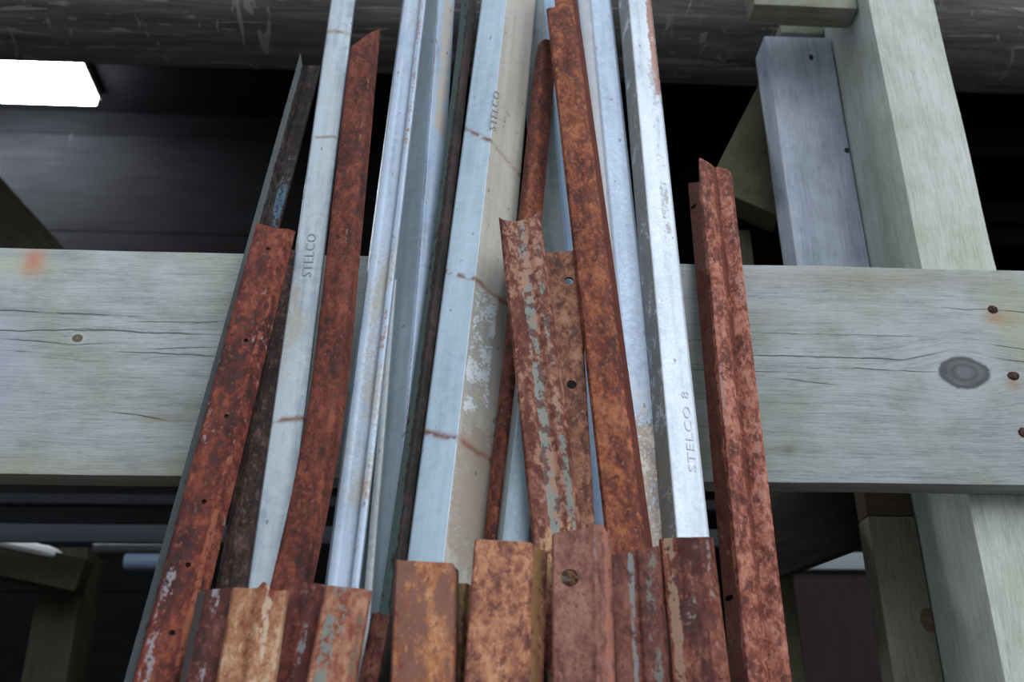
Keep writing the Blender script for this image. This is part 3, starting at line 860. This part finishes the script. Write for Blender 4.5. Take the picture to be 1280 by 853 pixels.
# housing: a shallow tray open downwards
for lo, hi in (((-W - .006, -Dp - .006, -.012), (.006, .006, 0)), ((-W - .02, -Dp - .02, -.05), (-W, .02, -.012)), ((0, -Dp - .006, -.05), (.006, .006, -.012)),
               ((-W, -Dp - .02, -.05), (0, -Dp, -.012)), ((-W, 0, -.05), (0, .006, -.012))):
    box_bm(bm, lo, hi, .001, 1)
link('housing', bm, plain('lamp_housing', sr(120, 120, 122), .5), root)
bm = bmesh.new(); box_bm(bm, (-W + .002, -Dp + .002, -.082), (-.002, -.002, -.034), .002, 1)
g = G('lamp_diffuser')
g.b.inputs['Emission Color'].default_value = (.93, .97, 1, 1); g.b.inputs['Emission Strength'].default_value = 30
link('diffuser', bm, g.out((.9, .9, .9), .5), root)
bpy.context.view_layer.update()

# ------------------------------------------------------------------ left background under the plank
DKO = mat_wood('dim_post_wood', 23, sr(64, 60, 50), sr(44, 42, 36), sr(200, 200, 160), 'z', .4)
Y1 = 1.0
xa, xb = at_y(35, 800, Y1).x, at_y(92, 800, Y1).x
ztp = at_y(60, 684, Y1).z
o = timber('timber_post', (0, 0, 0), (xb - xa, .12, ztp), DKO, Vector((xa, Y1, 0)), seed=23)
tag(o, 'dim brown timber post at the lower left behind the bars', 'post')
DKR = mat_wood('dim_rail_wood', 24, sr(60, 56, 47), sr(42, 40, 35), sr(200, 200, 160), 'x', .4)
YR = Y1 - .055
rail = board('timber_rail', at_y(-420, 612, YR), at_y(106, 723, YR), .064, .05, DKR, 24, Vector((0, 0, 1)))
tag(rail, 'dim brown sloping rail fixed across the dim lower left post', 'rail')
# white lumpy strip on the rail
bm = bmesh.new()
P0, P1 = at_y(-70, 666, YR), at_y(80, 699, YR)
NSEG, NR = 40, 14
rings = []
for i in range(NSEG + 1):
    u = i / NSEG
    c_ = P0 + (P1 - P0) * u
    e = math.sqrt(max(0., 1 - ((u - .5) * 2) ** 8))
    h = (.017 + .008 * mnoise.noise(Vector((u * 9, 1, 0)))) * e + .001
    ring = []
    for k in range(NR):
        a = 2 * math.pi * k / NR
        zz = math.sin(a); zz = zz * h if zz > 0 else zz * .012 * e
        ring.append(bm.verts.new((c_.x, YR - .004 + math.cos(a) * .030 * (e * .9 + .1), c_.z + zz)))
    rings.append(ring)
for i in range(NSEG):
    for k in range(NR): bm.faces.new((rings[i][k], rings[i][(k + 1) % NR], rings[i + 1][(k + 1) % NR], rings[i + 1][k]))
bm.faces.new(rings[0]); bm.faces.new(rings[-1])
o = link('snow_strip', bm, plain('white_lump', sr(225, 228, 232), .7))
tag(o, 'white lumpy strip lying on the dim brown rail at the lower left', 'snow')

def pipe(name, px0, px1, py, y, rad, mat, wall=.006, through=None):
    a = at_y(px0, py, y); 
    xe = at_y(px1, py, y).x if through is None else through
    bm = bmesh.new()
    n = 28
    prof = [(0, rad - wall), (0, rad), (xe - a.x, rad), (xe - a.x, rad - wall)]
    rr = []
    for (dx, r) in prof:
        rr.append([bm.verts.new((dx, r * math.cos(2 * math.pi * k / n), r * math.sin(2 * math.pi * k / n))) for k in range(n)])
    for i in range(4):
        A, B = rr[i], rr[(i + 1) % 4]
        for k in range(n): bm.faces.new((A[k], A[(k + 1) % n], B[(k + 1) % n], B[k]))
    return link(name, bm, mat, None, Matrix.Translation((a.x, y, a.z)))
PB = plain('pale_blue_plastic', sr(118, 138, 160), .45)
o = pipe('pipe', 157, 228, 703, 1.05, .017, PB); 
tag(o, 'short pale blue pipe end showing left of the leaning bars, below the dark girder', 'pipe')
o = pipe('pipe', 117, 205, 686, 1.35, .012, plain('grey_plastic', sr(80, 83, 87), .5))
tag(o, 'thin grey pipe just above the pale blue pipe end at the lower left', 'pipe')
STL = plain('dark_girder_paint', sr(50, 56, 65), .6)
qa, qb = at_y(100, 678, .85), at_y(100, 655, .85)
o = timber('steel_girder', (-3.2, 0, 0), (.6, .012, qb.z - qa.z), STL, Vector((0, .85, qa.z)), seed=30)
tag(o, 'dark blue-grey horizontal girder below the plank at the left', 'girder')
qa, qb = at_y(100, 630, 1.1), at_y(100, 617, 1.1)
o = timber('timber_batten', (-3.2, 0, 0), (.7, .03, qb.z - qa.z), SL, Vector((0, 1.1, qa.z)), seed=31)
tag(o, 'dark horizontal batten close under the plank at the left, above the blue-grey girder', 'batten')

# ------------------------------------------------------------------ right background under the plank
Y2 = YB - .002
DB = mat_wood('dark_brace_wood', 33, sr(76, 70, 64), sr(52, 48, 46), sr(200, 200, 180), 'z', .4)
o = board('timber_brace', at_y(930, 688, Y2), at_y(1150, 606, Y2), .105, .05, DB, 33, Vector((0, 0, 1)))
tag(o, 'dark diagonal brace below the plank at the right, rising towards the olive-grey lower plank', 'brace')
qa, qb = at_y(1040, 712, 1.0), at_y(1040, 690, 1.0)
o = timber('window_sill_board', (0, 0, 0), (.9, .05, qb.z - qa.z), plain('pale_sill', sr(148, 156, 166), .6), Vector((at_y(985, 700, 1.0).x, 1.0, qa.z)), seed=35)
o.name = 'timber_rail'
tag(o, 'pale bluish horizontal rail seen below the dark diagonal brace at the right', 'rail')
bm = bmesh.new()
x0 = at_y(985, 700, 1.03).x
box_bm(bm, (0, 0, 0), (.9, .02, qa.z - .002), .002, 1)
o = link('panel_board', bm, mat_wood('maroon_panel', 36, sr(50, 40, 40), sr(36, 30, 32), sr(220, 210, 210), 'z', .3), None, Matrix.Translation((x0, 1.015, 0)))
tag(o, 'dark maroon-black panel under the pale bluish rail at the lower right', 'panel')

# ------------------------------------------------------------------ light
w = bpy.data.worlds.new('overcast'); S.world = w; w.use_nodes = True
nt = w.node_tree
bg = nt.nodes['Background']
tc = nt.nodes.new('ShaderNodeTexCoord'); sx_ = nt.nodes.new('ShaderNodeSeparateXYZ'); rp = nt.nodes.new('ShaderNodeValToRGB')
nt.links.new(tc.outputs['Generated'], sx_.inputs[0]); nt.links.new(sx_.outputs[2], rp.inputs[0]); nt.links.new(rp.outputs[0], bg.inputs[0])
rp.color_ramp.elements[0].position = 0; rp.color_ramp.elements[0].color = (.36, .41, .47, 1)
rp.color_ramp.elements[1].position = .8; rp.color_ramp.elements[1].color = (.98, 1.06, 1.16, 1)
bg.inputs[1].default_value = .85
sd = bpy.data.lights.new('cloudy_sun', 'SUN'); sd.energy = 1.7; sd.angle = math.radians(50); sd.color = (.93, .97, 1.0)
so = bpy.data.objects.new('cloudy_sun', sd); COL.objects.link(so)
so.rotation_euler = Vector((-.42, .72, -.60)).to_track_quat('-Z', 'Y').to_euler()
so.location = (3, -4, 6)

vs_ = S.view_settings
S.display_settings.display_device = 'sRGB'
vs_.view_transform = 'Standard'; vs_.look = 'None'; vs_.gamma = 1; vs_.use_curve_mapping = False
vs_.exposure = 0.07
S.cycles.use_denoising = True
